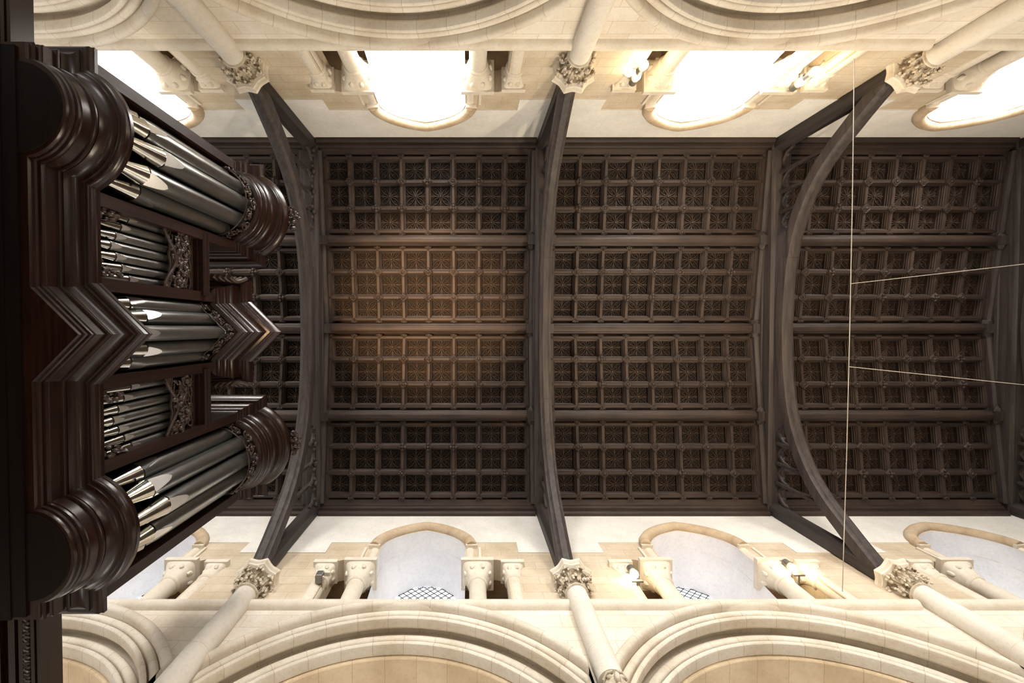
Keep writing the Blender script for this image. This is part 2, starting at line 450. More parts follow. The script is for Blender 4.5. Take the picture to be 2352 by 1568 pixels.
        # roll moulding over the pointed arch
        path = [(uo+0.885*t, 8.25+(point_h(abs(t))-8.25)*1.19) for t in [-1, -.98, -.94]+[i/10 for i in range(-9, 10)]+[.94, .98, 1]]
        t = thing('arch_roll', 'brown stone roll moulding over the pointed window arch, '+where, 'moulding', (uo, s*3.98, Z(8.42)), 'pointed arch mouldings')
        for e in (-1, 1):
            pp = [p for p in path if (p[0]-uo)*e >= -1e-6]
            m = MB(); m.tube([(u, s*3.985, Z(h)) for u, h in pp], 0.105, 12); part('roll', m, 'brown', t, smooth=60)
        # short upper shafts and blocks flanking the pointed arch
        for e in (-1, 1):
            m = MB()
            m.box(uo+e*0.80-0.10+e*0.08, uo+e*0.80+0.10+e*0.08, s*3.93, s*4.3, Z(8.21), Z(8.27))
            prism_shaft(m, uo+e*0.86, s*4.06, 0.085, 7.74, 8.22, 16)
            m.box(uo+e*1.03-0.022, uo+e*1.03+0.022, s*3.97, s*4.02, Z(7.80), Z(8.22))
            t = single('window_shaft', m, 'pale', 'short shaft on '+('organ' if e < 0 else 'far')+' side of pointed window arch, '+where, 'shaft', (uo+e*.86, s*4.06, Z(7.74)), 'short window shafts', smooth=40)
        # colonnettes with cushion capitals
        for e in (-1, 1):
            for typ, uu, rr in (('free', 0.98, 0.135), ('jamb', 1.57, 0.125)):
                lab = ('stout free-standing colonnette' if typ == 'free' else 'engaged jamb colonnette')+' on the '+('organ' if e < 0 else 'far')+' side, '+where
                X, Y = uo+e*uu, s*(4.14 if typ == 'free' else 4.10)
                t = thing('colonnette', lab, 'column', (X, Y, Z(SILL)), 'clerestory colonnettes')
                m = MB(); prism_shaft(m, X, Y, rr, SILL, 7.27, 24); part('shaft', m, 'pale', t)
                m = MB(); m.lathe([(rr+.005, Z(7.25)), (rr+.03, Z(7.27)), (rr+.03, Z(7.295)), (rr+.005, Z(7.315))], (X, Y, 0), 24); part('neck_ring', m, 'pale', t, smooth=60)
                # cushion: round below, square above
                rows = []
                hw = 0.25 if typ == 'free' else 0.175
                for k in range(9):
                    f = k/8; row = []
                    for q in range(32):
                        a = 2*pi*q/32
                        sq = hw/max(abs(cos(a)), abs(sin(a)))
                        g = f**0.75
                        r1 = rr*(1-g)+min(sq, hw*1.28)*g
                        r1 *= 1-0.10*abs(sin(2*a))*sin(pi*f)
                        row.append((X+r1*cos(a), Y+r1*sin(a), Z(7.31+0.27*f)))
                    rows.append(row)
                m = MB(); m.grid(rows, closed_u=True, cap=True)
                for q in range(8):
                    a = 2*pi*q/8+pi/8
                    m.blob((X+(hw*0.82)*cos(a), Y+(hw*0.82)*sin(a), Z(7.50)), 0.05, q, (1, 1, 1.3), 8)
                cap = part('capital', m, 'pale', t, smooth=45)
                m = MB(); m.box(X-hw-.02, X+hw+.02, Y-hw-.02 if s > 0 else Y-hw, Y+hw if s > 0 else Y+hw+.02, Z(7.57), Z(7.665)); part('abacus', m, 'pale', cap)

# ------------------------------------------------------------------ tall wall shafts and carved capitals
def carved_bell(mb, x, y, seed):
    """dark bell (first faces) and two tiers of lobed leaves curling off it"""
    rows = []
    for k in range(13):
        f = k/12
        rows.append([(x+(0.150+0.075*f**1.4)*cos(a), y+(0.150+0.075*f**1.4)*sin(a), Z(6.66+0.32*f)) for a in (2*pi*q/32 for q in range(32))])
    mb.grid(rows, closed_u=True)
    nb = len(mb.f)
    rnd = random.Random(seed)
    mb.lathe([(0.155, Z(6.635)), (0.175, Z(6.645)), (0.175, Z(6.665)), (0.155, Z(6.68))], (x, y, 0), 32)
    for tier, (h0, h1, r0, r1, n, wd) in enumerate(((6.65, 6.80, 0.160, 0.240, 8, .060), (6.74, 6.95, 0.180, 0.295, 8, .07))):
        for q in range(n):
            a = 2*pi*(q+0.5*tier)/n+rnd.uniform(-.04, .04)
            prof = []
            for i in range(9):
                t = i/8
                r = r0+(r1-r0)*t**1.8+(.03*(1-abs(t-.9)/.1) if t > .8 else 0)
                h = h0+(h1-h0)*min(t, .82)/.82 - (.05*((t-.82)/.18)**1.2 if t > .82 else 0)
                prof.append((r, h, wd*(.35+.65*sin(pi*min(1, t*1.05)*.62))*(1.25 if i % 2 else .78)))
            rw = []
            for r, h, wv in prof:
                row = []
                for j in range(-3, 4):
                    g = j/3
                    rr = r-.035*g*g+.012*cos(g*pi*3)
                    da = wv*g/r
                    row.append((x+rr*cos(a+da), y+rr*sin(a+da), Z(h-.012*abs(g)+rnd.uniform(-.006, .006))))
                rw.append(row)
            mb.grid(rw)
            for e in (-1, 0, 1):
                for j in range(2):
                    da = e*wd*.62/r1; rr = r1+rnd.uniform(-.012, .02)-.02*abs(e)
                    mb.blob((x+rr*cos(a+da), y+rr*sin(a+da), Z(h1-.01-.05*j-.03*abs(e)+rnd.uniform(-.012, .012))), rnd.uniform(.016, .025), q+j*9, (1, 1, 1.2), 6, .4, 3)
    return nb
for s in (1, -1):
    for i, nm in ((1, 'beside the organ'), (2, 'in the middle of the nave'), (3, 'beyond the thin cross wire')):
        X, Y = LINES[i]+((0, 0.08, 0.03, 0.12) if s > 0 else (0, -0.02, 0.03, 0.15))[i], s*3.92
        h0 = 4.98 if (s > 0 and i == 2) else 4.3
        t = thing('wall_shaft', 'tall round stone shaft with carved leaf capital %s, %s' % (nm, WALLN[s]), 'column', (X, Y, Z(h0)), 'wall shafts')
        m = MB(); m.lathe([(0.155, Z(h0)), (0.155, Z(5.42)), (0.158, Z(5.425)), (0.152, Z(5.43)), (0.15, Z(6.66))], (X, Y, 0), 32); part('shaft', m, 'shaft', t)
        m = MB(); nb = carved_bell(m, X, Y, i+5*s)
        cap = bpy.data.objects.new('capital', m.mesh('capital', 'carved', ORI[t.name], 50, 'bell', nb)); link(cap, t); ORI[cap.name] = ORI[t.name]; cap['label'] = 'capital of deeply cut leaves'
        rows = []
        for r, h in ((0.27, 6.965), (0.315, 6.985), (0.32, 7.01), (0.305, 7.02), (0.345, 7.045), (0.355, 7.085), (0.34, 7.105), (0.10, 7.105)):
            row = []
            for q in range(64):
                a = 2*pi*q/64+pi/8
                k = (q % 8)/8
                row.append((X+r*(1-0.15*sin(pi*k))*cos(a), Y+r*(1-0.16*sin(pi*k))*sin(a), Z(h)))
            rows.append(row)
        m = MB(); m.grid(rows, closed_u=True, cap=True); part('abacus', m, 'pale', cap, smooth=35)
        if h0 > 4.5:
            m = MB()
            hx, hy, hz = X, Y-s*0.02, Z(4.80)
            m.blob((hx, hy, hz), 0.17, 3, (0.85, 1, 1.25), 16, 0.05)
            m.blob((hx, hy-s*0.175, hz+.0), 0.045, 5, (0.8, 1.2, 1.5), 8, 0.1)
            for e in (-1, 1):
                m.blob((hx+e*0.16, hy, hz+.02), 0.05, 5, (0.8, 1, 1.4), 8, 0.1)
                m.blob((hx+e*0.06, hy-s*0.145, hz+.05), 0.035, 6, (1.3, 0.7, 0.8), 8, 0.1)
                m.tube([(hx+e*0.02, hy-s*0.17, hz+.10), (hx+e*0.08, hy-s*0.15, hz+.10), (hx+e*0.13, hy-s*0.10, hz+.06)], 0.018, 6)
            m.tube([(hx-.07, hy-s*.15, hz-.09), (hx, hy-s*.175, hz-.08), (hx+.07, hy-s*.15, hz-.09)], 0.018, 6)
            part('corbel_head', m, 'carved', t, 'carved stone head under the shaft', smooth=60)

# ------------------------------------------------------------------ roof: wall plates, trusses, purlins, coffers
YO, HO, HR = 3.72, 9.80, 10.22                 # outer edge, its height, ridge height of the rib faces
ALPHA = atan2(HR-HO, YO)
def ceil_h(y): return HR-(HR-HO)*abs(y)/YO
for s in (1, -1):
    for b in range(4):
        x0, x1 = LINES[b]+0.15, LINES[b+1]-0.15
        pf = [(3.985, 9.62), (3.93, 9.62)]+[(3.93-.04*sin(R(a)), 9.66-.03*cos(R(a))) for a in (30, 70, 110)]+[(3.89, 9.70), (3.85, 9.70), (3.85, 9.73), (3.82, 9.75), (3.80, 9.75), (3.80, 9.78), (3.77, 9.80), (3.70, 9.81), (3.70, 10.02), (3.985, 10.02)]
        m = MB().extrude([(s*y, Z(h)) for y, h in pf], 0, x0, x1)
        single('wall_plate', m, 'oak', 'dark moulded oak wall plate above '+BAYN[b]+', '+WALLN[s], 'wall plate', ((x0+x1)/2, s*3.9, Z(9.62)), 'oak wall plates')

ARCH_PTS = [(3.74, 7.12), (3.55, 7.46), (3.34, 7.80), (3.08, 8.20), (2.74, 8.58), (2.29, 8.90), (1.75, 9.14), (1.2, 9.26), (0.6, 9.33), (0, 9.36)]
def arch_brace(mb, X, pts):
    """moulded curved timber; pts are (y,h) of its lower edge centre"""
    sec = [(-0.05, 0.0), (0.05, 0.0), (0.075, 0.035), (0.115, 0.05), (0.125, 0.09), (0.125, 0.24), (-0.125, 0.24), (-0.125, 0.09), (-0.115, 0.05), (-0.075, 0.035)]
    rows = []
    for i, (y, h) in enumerate(pts):
        a, c = pts[max(0, i-1)], pts[min(len(pts)-1, i+1)]
        t = Vector((c[0]-a[0], c[1]-a[1])).normalized(); nrm = Vector((-t.y, t.x))
        if nrm.y < 0: nrm = -nrm
        rows.append([(X+dx, y+nrm.x*d, Z(h+nrm.y*d)) for dx, d in sec])
    mb.grid(rows, closed_u=True, cap=True)
def refine(pts, n=4):
    out = []
    for i in range(len(pts)-1):
        p0, p1, p2, p3 = pts[max(0, i-1)], pts[i], pts[i+1], pts[min(len(pts)-1, i+2)]
        for k in range(n):
            t = k/n
            out.append(tuple(0.5*((2*b)+(-a+c)*t+(2*a-5*b+4*c-d)*t*t+(-a+3*b-3*c+d)*t**3) for a, b, c, d in zip(p0, p1, p2, p3)))
    return out+[pts[-1]]
TR = ['beside the organ pipes', 'across the middle of the nave', 'next to the thin cross wire', 'at the far end beyond the wire']
for i in (1, 2, 3, 4):
    X = LINES[i]
    if i == 4: X += 0.06
    t = thing('roof_truss', 'dark arched oak roof truss '+TR[i-1], 'roof truss', (X, 0, Z(9.36)), 'roof trusses')
    m = MB()
    pf = [(-0.10, 9.68), (0.10, 9.68), (0.13, 9.71), (0.165, 9.72), (0.165, 9.80), (0.145, 9.82), (0.145, 9.98), (0.165, 10.0), (0.165, 10.06), (-0.165, 10.06), (-0.165, 10.0), (-0.145, 9.98), (-0.145, 9.82), (-0.165, 9.80), (-0.165, 9.72), (-0.13, 9.71)]
    m.extrude([(X+x, Z(h)) for x, h in pf], 1, -3.97, 3.97)
    part('tie_beam', m, 'truss', t)
    for s in (1, -1):
        m = MB()
        rows = []
        for y in (3.75, 0.0):
            hh = ceil_h(y)
            rows.append([(X-.24, s*y, Z(hh-.07)), (X-.19, s*y, Z(hh-.10)), (X+.19, s*y, Z(hh-.10)), (X+.24, s*y, Z(hh-.07)), (X+.24, s*y, Z(hh+.16)), (X-.24, s*y, Z(hh+.16))])
        m.grid(rows, closed_u=True, cap=True)
        part('rafter', m, 'truss', t)
        pts = refine(ARCH_PTS, 5)
        k1 = min(range(len(pts)), key=lambda k: abs(pts[k][0]-1.42))
        m = MB(); arch_brace(m, X, [(s*y, h) for y, h in pts[:k1+1]]); part('arched_brace', m, 'truss', t, smooth=40)
        m = MB()
        pf = [(-0.13, 3.97), (-0.13, 3.80), (-0.09, 3.76), (-0.05, 3.73), (0.05, 3.73), (0.09, 3.76), (0.13, 3.80), (0.13, 3.97)]
        m.extrude([(X+x, s*y) for x, y in pf], 2, Z(7.10), Z(9.72)); part('wall_post', m, 'post', t)
        for y, hb in ((3.28, 8.05), (2.86, 8.62), (2.44, 8.98)):
            m = MB(); m.box(X-.035, X+.035, s*y-.03, s*y+.03, Z(hb), Z(9.70)); part('strut', m, 'truss', t)
        m = MB()
        ys = [3.72, 3.28, 2.86, 2.44, 2.0]
        for a, c in zip(ys, ys[1:]):
            mid, hw = (a+c)/2, (a-c)/2
            for e in (-1, 1):
                m.tube([(X+.05, s*(mid+e*hw), Z(9.38)), (X+.05, s*(mid+e*hw*.8), Z(9.54)), (X+.05, s*(mid+e*hw*.35), Z(9.64)), (X+.05, s*mid, Z(9.68))], 0.035, 6)
                m.blob((X+.08, s*(mid+e*hw*.5), Z(9.60)), 0.05, 2, n=6)
            m.blob((X+.10, s*a, Z(9.62)), 0.06, int(a*9), (1, 1.1, 1), 8)
        part('spandrel_tracery', m, 'truss', t, smooth=50)
    pts = refine(ARCH_PTS, 5); k1 = min(range(len(pts)), key=lambda k: abs(pts[k][0]-1.42))
    cen = pts[k1:]; cen = [(y, h+.006) for y, h in cen]
    m = MB(); arch_brace(m, X, cen+[(-y, h) for y, h in reversed(cen[:-1])]); part('arch_crown_piece', m, 'truss', t, smooth=40)
    for y in (1.9, -1.9, 0):
        m = MB(); m.box(X-.30, X+.30, y-.10, y+.10, Z(ceil_h(y)-.17), Z(ceil_h(y)))
        for q in (-.4, .4): m.blob((X-.2, y+q*.24, Z(ceil_h(y)-.06)), .09, int(y*7), (1, 1.4, 1), 8)
        part('carved_bracket', m, 'truss', t)

# coffer meshes shared by all the sections
def tracery_mesh(variant):
    mb = MB()
    mb.box(-.284, .284, -.274, .274, .195, .22)
    def bar(path, w, h, zb=.196):
        P = [Vector((x, y)) for x, y in path]; rows = []; n = len(P)
        for i, p in enumerate(P):
            t = (P[min(i+1, n-1)]-P[max(i-1, 0)]).normalized()
            ww = w[0]+(w[1]-w[0])*i/(n-1); hh = h[0]+(h[1]-h[0])*i/(n-1)
            nn = Vector((-t.y, t.x))*ww
            rows.append([(p.x-nn.x, p.y-nn.y, zb), (p.x-nn.x*.35, p.y-nn.y*.35, zb-hh), (p.x+nn.x*.35, p.y+nn.y*.35, zb-hh), (p.x+nn.x, p.y+nn.y, zb)])
        mb.grid(rows)
    for k in range(4):
        a = k*pi/2
        rot = lambda x, y: (x*cos(a)-y*sin(a), x*sin(a)+y*cos(a))
        bar([rot(0, 0), rot(0, .10), rot(0, .205)], (.013, .015), (.062, .045))
        for e in (-1, 1):
            r, cy = 0.196, 0.214
            bar([rot(e*r*sin(R(q)), cy-r*cos(R(q))) for q in (8, 18, 28, 38, 48, 58, 68, 77)], (.013, .008), (.055, .035))
            bar([rot(e*.004, .105), rot(e*.022, .145), rot(e*.052, .178), rot(e*.085, .195)], (.010, .006), (.045, .03))
            bar([rot(e*.010, .15), rot(e*.022, .18), rot(e*.035, .205)], (.009, .006), (.042, .03))
            bar([rot(e*.105, .075), rot(e*.10, .105), rot(e*.115, .135)], (.008, .004), (.03, .02))
    mb.blob((0, 0, .135), .024, variant, n=8)
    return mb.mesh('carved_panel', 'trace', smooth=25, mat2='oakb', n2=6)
PANEL = tracery_mesh(1)
PANELB = PANEL
def boss_mesh(v):
    mb = MB()
    rr = 0.098
    rows = []
    for r, z in ((rr*.80, .05), (rr, .02), (rr, -.01), (rr*.8, -.03)):
        rows.append([(r*cos(pi*k/2)*1.15, r*sin(pi*k/2)*1.15, z) for k in range(4)])
    mb.grid(rows, closed_u=True, cap=True)
    rnd = random.Random(v)
    if v == 0:
        for k in range(4):
            a = k*pi/2; mb.blob((.055*cos(a), .055*sin(a), -.03), .036, k, n=8)
        mb.blob((0, 0, -.045), .03, 3, n=8)
    elif v == 1:
        for k in range(8):
            a = k*pi/4; mb.blob((.05*cos(a), .05*sin(a), -.03), .024, k, n=6)
        mb.blob((0, 0, -.035), .032, 3, n=8)
    else:
        mb.tube([(.05*cos(pi*k/8), .05*sin(pi*k/8), -.035) for k in range(17)], .014, 6)
        mb.tube([(.10*cos(pi*k/2), .10*sin(pi*k/2), -.025) for k in range(5)], .012, 6)
        mb.blob((0, 0, -.035), .034, 7, n=8)
    return mb.mesh('boss', 'oaky', smooth=40)
BOSS = [boss_mesh(v) for v in range(3)]
RIB = [(-.070, .21), (-.070, .12), (-.060, .115), (-.060, .075), (-.050, .068), (-.050, .04), (-.040, .03), (-.036, .008), (-.026, -.008), (.026, -.008), (.036, .008), (.040, .03), (.050, .04), (.050, .068), (.060, .075), (.060, .115), (.070, .12), (.070, .21)]
ROWN = {(1, 0): 'next to the latticed-window wall', (1, 1): 'beside the ridge, latticed-window side',
        (-1, 0): 'next to the white-windowed wall', (-1, 1): 'beside the ridge, white-windowed side'}
SHORT = ['behind the organ', 'first bay from organ', 'second bay from organ', 'third bay from organ']
rnd = random.Random(11)
for b in range(4):
    x0, x1 = LINES[b]+0.24, LINES[b+1]-0.24
    if b == 3: x1 += 0.06
    L = x1-x0; pitch = L/8
    for s in (1, -1):
        for row, (ya, yb) in enumerate(((3.70, 2.03), (1.79, 0.13))):
            W = (ya-yb)/cos(ALPHA); rp = W/3
            lab = 'dark coffered ceiling section %s, %s' % (ROWN[(s, row)], SHORT[b])
            o = bpy.data.objects.new('coffered_section', None); o.empty_display_size = .2
            o.location = (x0 if s < 0 else x1, s*ya, Z(ceil_h(ya)))
            o.rotation_euler = (ALPHA, 0, 0) if s < 0 else (ALPHA, 0, pi)
            link(o); ORI[o.name] = (0, 0, 0); tag(o, lab, 'ceiling section', 'coffered ceiling sections')
            for r in range(4):
                off = 0 if 0 < r < 3 else (0.074 if r == 0 else -0.074)
                m = MB().extrude([(r*rp+off+a, z) for a, z in RIB], 0, 0, L)
                part('long_rib' if 0 < r < 3 else 'edge_rib', m, 'oak', o)
            for c in range(9):
                xx = c*pitch + (0.035 if c == 0 else (-0.035 if c == 8 else 0))
                m = MB().extrude([(xx+a, z) for a, z in RIB], 1, 0, W)
                if 0 < c < 8:
                    for yy, e in ((0.05, 1), (W-0.05, -1)):
                        for k in (-1, 0, 1): m.blob((xx+k*.035, yy-e*abs(k)*.01, -.012), .026, k+2, n=6)
                        m.box(xx-.07, xx+.07, yy-e*.03-.008, yy-e*.03+.008, -.02, .03)
                part('cross_rib', m, 'oaky', o)
            for c in range(8):
                for r in range(3):
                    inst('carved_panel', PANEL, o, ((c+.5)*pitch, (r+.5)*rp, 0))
            for c in range(1, 8):
                for r in (1, 2):
                    inst('boss', BOSS[rnd.randrange(3)], o, (c*pitch, r*rp, -.012), (0, 0, pi/2*rnd.randrange(4)))
    for y, nm in ((0.0, 'ridge purlin'), (1.91, 'side purlin towards the latticed-window wall'), (-1.91, 'side purlin towards the white-windowed wall')):
        hh = ceil_h(y)
        pf = [(-.115, .16), (-.115, -.02), (-.10, -.035), (-.10, -.06), (-.075, -.075)]+[(-.07+.07*(1-cos(R(a))), -.085-.035*sin(R(a))) for a in (0, 30, 60, 90, 120, 150, 180)]+[(.075, -.075), (.10, -.06), (.10, -.035), (.115, -.02), (.115, .16)]
        m = MB().extrude([(y+a, Z(hh+z)) for a, z in pf], 0, LINES[b]+.16, LINES[b+1]-.16)
        single('purlin', m, 'oak', 'moulded oak %s, %s' % (nm, SHORT[b]), 'purlin', ((LINES[b]+LINES[b+1])/2, y, Z(hh)), 'oak purlins', smooth=40)

# ------------------------------------------------------------------ spotlights and wires
def spotlight(x, s, h, lab, bulbs, lit=True):
    y = s*3.93
    t = thing('spotlight', lab, 'spotlight', (x, y, Z(h)), 'clerestory spotlights')
    m = MB(); m.box(x-.015, x+.015, min(y, s*4.1), max(y, s*4.1), Z(h-.14), Z(h-.11)); m.box(x-.09, x+.09, y-.012, y+.012, Z(h-.15), Z(h-.10)); part('bracket', m, 'grey', t)
    for k in range(bulbs):
        hh = h-k*.30; yy = y-s*.04
        m = MB(); m.lathe([(.045, Z(hh+.05)), (.06, Z(hh+.07)), (.06, Z(hh+.19)), (.03, Z(hh+.22))], (x, yy, 0), 16); hs = part('housing', m, 'grey', t)
        m = MB(); m.blob((x, yy, Z(hh)), .065, 1, n=12, amp=0); part('bulb', m, 'bulb', hs, 'glowing bulb', smooth=60)
        if lit and s > 0: lamp('spotlight_beam', 'SPOT', (x, yy-s*.12, Z(hh)), 620, (1.0, 0.84, 0.62), (x-1.0, -s*4, Z(6.6)), spot_size=R(125), spot_blend=.6, shadow_soft_size=.08)
        if lit: lamp('spotlight_glow', 'POINT', (x, yy-s*.12, Z(hh-.08)), 3.5, (1.0, 0.72, 0.40), shadow_soft_size=.06)
spotlight(2.60, 1, 7.16, 'lit spotlight by the organ-side jamb of the latticed window in the second bay', 1)
spotlight(5.24, 1, 7.34, 'lit spotlight between far-side colonnettes of the latticed window in the second bay', 1)
spotlight(2.57, -1, 7.14, 'pair of lit lamps by the organ-side colonnette, white-windowed wall, second bay', 2)
spotlight(5.22, -1, 7.30, 'pair of lit lamps between far-side colonnettes, white-windowed wall, second bay', 2)
x, y, h = -2.36, 3.90, 7.02
t = thing('floodlight', 'small unlit floodlight clamped to a jamb colonnette, first bay from the organ', 'floodlight', (x, y, Z(h)))
m = MB(); m.box(x-.05, x+.05, y-.06, y+.06, Z(h), Z(h+.14)); hs = part('housing', m, 'grey', t)
m = MB(); m.box(x-.045, x+.045, y-.075, y-.06, Z(h+.01), Z(h+.13)); part('lens', m, 'lip', hs)
m = MB(); m.box(x+.05, x+.07, y-.02, y+.2, Z(h+.04), Z(h+.08)); m.box(x+.02, x+.13, y-.03, y+.03, Z(h+.15), Z(h+.19)); part('clamp', m, 'pale', t)

m = MB().tube([(5.56, -3.9, Z(6.70)), (5.555, -1.9, Z(6.685)), (5.545, 0, Z(6.68)), (5.535, 1.9, Z(6.685)), (5.52, 3.9, Z(6.70))], 0.006, 6)
single('wire', m, 'wire', 'thin taut wire stretched straight across the nave from wall to wall', 'wire', (5.54, 0, Z(6.68)), 'thin wires')
m = MB().tube([(5.553, -0.652, Z(6.684)), (8.10, -0.94, Z(6.70)), (14.0, -1.62, Z(6.72))], 0.0045, 6)
single('wire', m, 'wire', 'thin wire tied to the cross wire, running out above the ridge towards the white-windowed side', 'wire', (5.553, -.652, Z(6.684)), 'thin wires')
m = MB().tube([(5.548, 0.56, Z(6.684)), (8.10, 0.824, Z(6.70)), (14.0, 1.44, Z(6.72))], 0.0045, 6)
single('wire', m, 'wire', 'thin wire tied to the cross wire, running out towards the latticed-window side', 'wire', (5.548, .56, Z(6.684)), 'thin wires')

# ------------------------------------------------------------------ organ
OY = 0.045; TWO = 1.66
organ = thing('pipe_organ', 'dark mahogany pipe organ case with two round towers and one pointed tower', 'organ', (-3.9, OY, 0))
def plan_base(d, Xf=-3.24, r0=.36, Xa=-3.31, Xt=-2.89, ye=2.13, back=-4.6):
    P = [(back, OY-ye-d*1.2), (Xf+d, OY-ye-d*1.2)]
    def bulge(yc):
        r = r0+d; dx = Xf+d-Xa; ph = math.acos(max(-1, min(1, dx/r)))
        return [(Xa+r*cos(a), yc+r*sin(a)) for a in (-ph+2*ph*i/32 for i in range(33))]
    P += bulge(OY-TWO)
    tip = Xt+d*1.414
    P += [(Xf+d, OY-(tip-Xf-d)), (tip, OY), (Xf+d, OY+(tip-Xf-d))]
    P += bulge(OY+TWO)
    P += [(Xf+d, OY+ye+d*1.2), (back, OY+ye+d*1.2)]
    return P
def plan_round(d, yc, Xf, r0, Xa, hw, back=-4.4):
    r = r0+d; dx = Xf+d-Xa; ph = math.acos(max(-1, min(1, dx/r)))
    return [(back, yc-hw-d), (Xf+d, yc-hw-d)]+[(Xa+r*cos(a), yc+r*sin(a)) for a in (-ph+2*ph*i/32 for i in range(33))]+[(Xf+d, yc+hw+d), (back, yc+hw+d)]
def plan_vee(d, Xf, Xt, hw, back=-4.4):
    tip = Xt+d*1.414
    return [(back, OY-hw-d), (Xf+d, OY-hw-d), (Xf+d, OY-(tip-Xf-d)), (tip, OY), (Xf+d, OY+(tip-Xf-d)), (Xf+d, OY+hw+d), (back, OY+hw+d)]
def mould(plan, prof, mb=None, capbot=True):
    mb = mb or MB()
    rows = [[(x, y, Z(h)) for x, y in plan(d)] for d, h in prof]
    mb.grid(rows)
    n = len(rows[0])
    if capbot: mb.add(rows[0], [tuple(range(n))])
    mb.add(rows[-1], [tuple(range(n))])
    return mb
def torus_pts(d0, h0, r, a0, a1, n=6):
    return [(d0+r*cos(R(a0+(a1-a0)*i/n)), h0+r*sin(R(a0+(a1-a0)*i/n))) for i in range(n+1)]
BASE = [(-.02, 3.37), (0, 3.37), (.004, 3.385), (.004, 3.40)]+[(.004+.018*sin(R(a)), 3.42-.02*cos(R(a))) for a in (0, 45, 90, 135, 180)]+\
       [(.012, 3.445), (.024, 3.45), (.026, 3.47), (.034, 3.475), (.036, 3.56), (.05, 3.565)]+[(.045+.014*sin(R(a)), 3.582-.016*cos(R(a))) for a in (0, 60, 120, 180)]+\
       [(.040, 3.603), (.052, 3.606), (.056, 3.63), (.064, 3.655), (.08, 3.678), (.10, 3.69), (.118, 3.694), (.118, 3.712), (.126, 3.716)]+\
       [(.126+.036*sin(R(a)), 3.752-.036*cos(R(a))) for a in (0, 25, 50, 75, 100)]+[(.165, 3.775), (.172, 3.78), (.172, 3.815), (.10, 3.825)]
part('base_cornice', mould(plan_base, BASE), 'mahog', organ, 'heavily moulded lower cornice following towers and flats', smooth=35)
for yc in (OY-TWO, OY+TWO):
    m = MB(); m.lathe([(0.002, Z(3.362)), (.33, Z(3.362)), (.335, Z(3.368))], (-3.31, yc, 0), 40)
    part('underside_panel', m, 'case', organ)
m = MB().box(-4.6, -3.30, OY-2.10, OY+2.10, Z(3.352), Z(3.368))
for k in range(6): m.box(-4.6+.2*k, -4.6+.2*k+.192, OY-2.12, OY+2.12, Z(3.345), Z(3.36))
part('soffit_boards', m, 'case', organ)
m = MB()
m.box(-4.4, -3.42, OY-2.05, OY+2.05, Z(3.8), Z(5.36))
for yc in (OY-TWO, OY+TWO): m.box(-4.4, -3.40, yc-.58, yc+.58, Z(3.8), Z(6.62))
m.box(-4.4, -3.40, OY-.52, OY+.52, Z(3.8), Z(6.16))
part('case_back', m, 'case', organ)
m = MB().box(-4.5, -4.0, OY-2.0, OY+2.0, 0, Z(3.36)); part('screen_wall', m, 'case', organ)
# upright posts between towers and flats
def crown_prof(h0, h1, fl):
    H = h1-h0; k = lambda f, g: (f*fl, h0+g*H)
    return [k(-.25, -.02), k(-.1, 0), k(0, .02), k(.02, .07), k(.10, .09), k(.13, .13), k(.10, .16), k(.17, .17), k(.17, .24), k(.24, .26), k(.28, .31), k(.24, .34), k(.32, .36), k(.36, .42), k(.46, .45), k(.46, .50),
            k(.42, .52), k(.42, .70), k(.60, .72), k(.62, .78), k(.70, .80), k(.72, .84), k(.80, .86), k(.90, .90), k(.97, .95), k(1.0, .97), k(1.0, 1.02), k(.5, 1.04)]
for yc in (OY-TWO, OY+TWO):
    for e in (-1, 1):
        m = MB().box(-3.42, -3.10, yc+e*.53-.055, yc+e*.53+.055, Z(3.82), Z(6.04)); part('tower_post', m, 'mahogz', organ)
    part('tower_crown', mould(lambda d, yc=yc: plan_round(d, yc, -3.12, .49, -3.265, .585), crown_prof(6.03, 6.64, .155)), 'mahog', organ, 'round moulded crown cornice of a tower', smooth=35)
for e in (-1, 1):
    m = MB().box(-3.42, -3.12, OY+e*.42-.055, OY+e*.42+.055, Z(3.82), Z(5.58)); part('tower_post', m, 'mahogz', organ)
part('pointed_crown', mould(lambda d: plan_vee(d, -3.10, -2.76, .53), crown_prof(5.55, 6.18, .155)), 'mahog', organ, 'pointed moulded crown cornice of the middle tower', smooth=35)

def scrolls(mb, place, w, h, seed, n=5, r=.012):
    """pierced scrollwork: spirals, stems and leaf lobes laid on a surface given by place(u,v,depth)"""
    rnd = random.Random(seed)
    for k in range(n):
        cu, cv = w*(k+.5)/n, h*(.5+.16*(-1)**k)
        sg = (-1)**k; R1 = min(w/n, h)*.46
        pts = []
        for i in range(26):
            a = i/25*3.6*pi; rr = R1*(1-i/25*.82)
            pts.append(place(cu+sg*rr*cos(a+pi*.2), cv+rr*sin(a+pi*.2), .018+.012*i/25))
        mb.tube(pts, [r*(1-.4*i/25) for i in range(26)], 6)
        mb.blob(place(cu, cv, .035), r*2.0, k, n=6)
        for i in range(9):
            a = rnd.uniform(0, 2*pi); rr = R1*rnd.uniform(.75, 1.15)
            u, v = cu+rr*cos(a), cv+rr*sin(a)
            if 0 < u < w and 0 < v < h: mb.blob(place(u, v, rnd.uniform(.008, .03)), r*rnd.uniform(1.1, 2.0), i, (1, 1, 1.4), 6, .5, 3)
    for e in (.03, .97):
        mb.tube([place(w*i/24, h*(e+.03*sin(i)), .01) for i in range(25)], r*.8, 6)

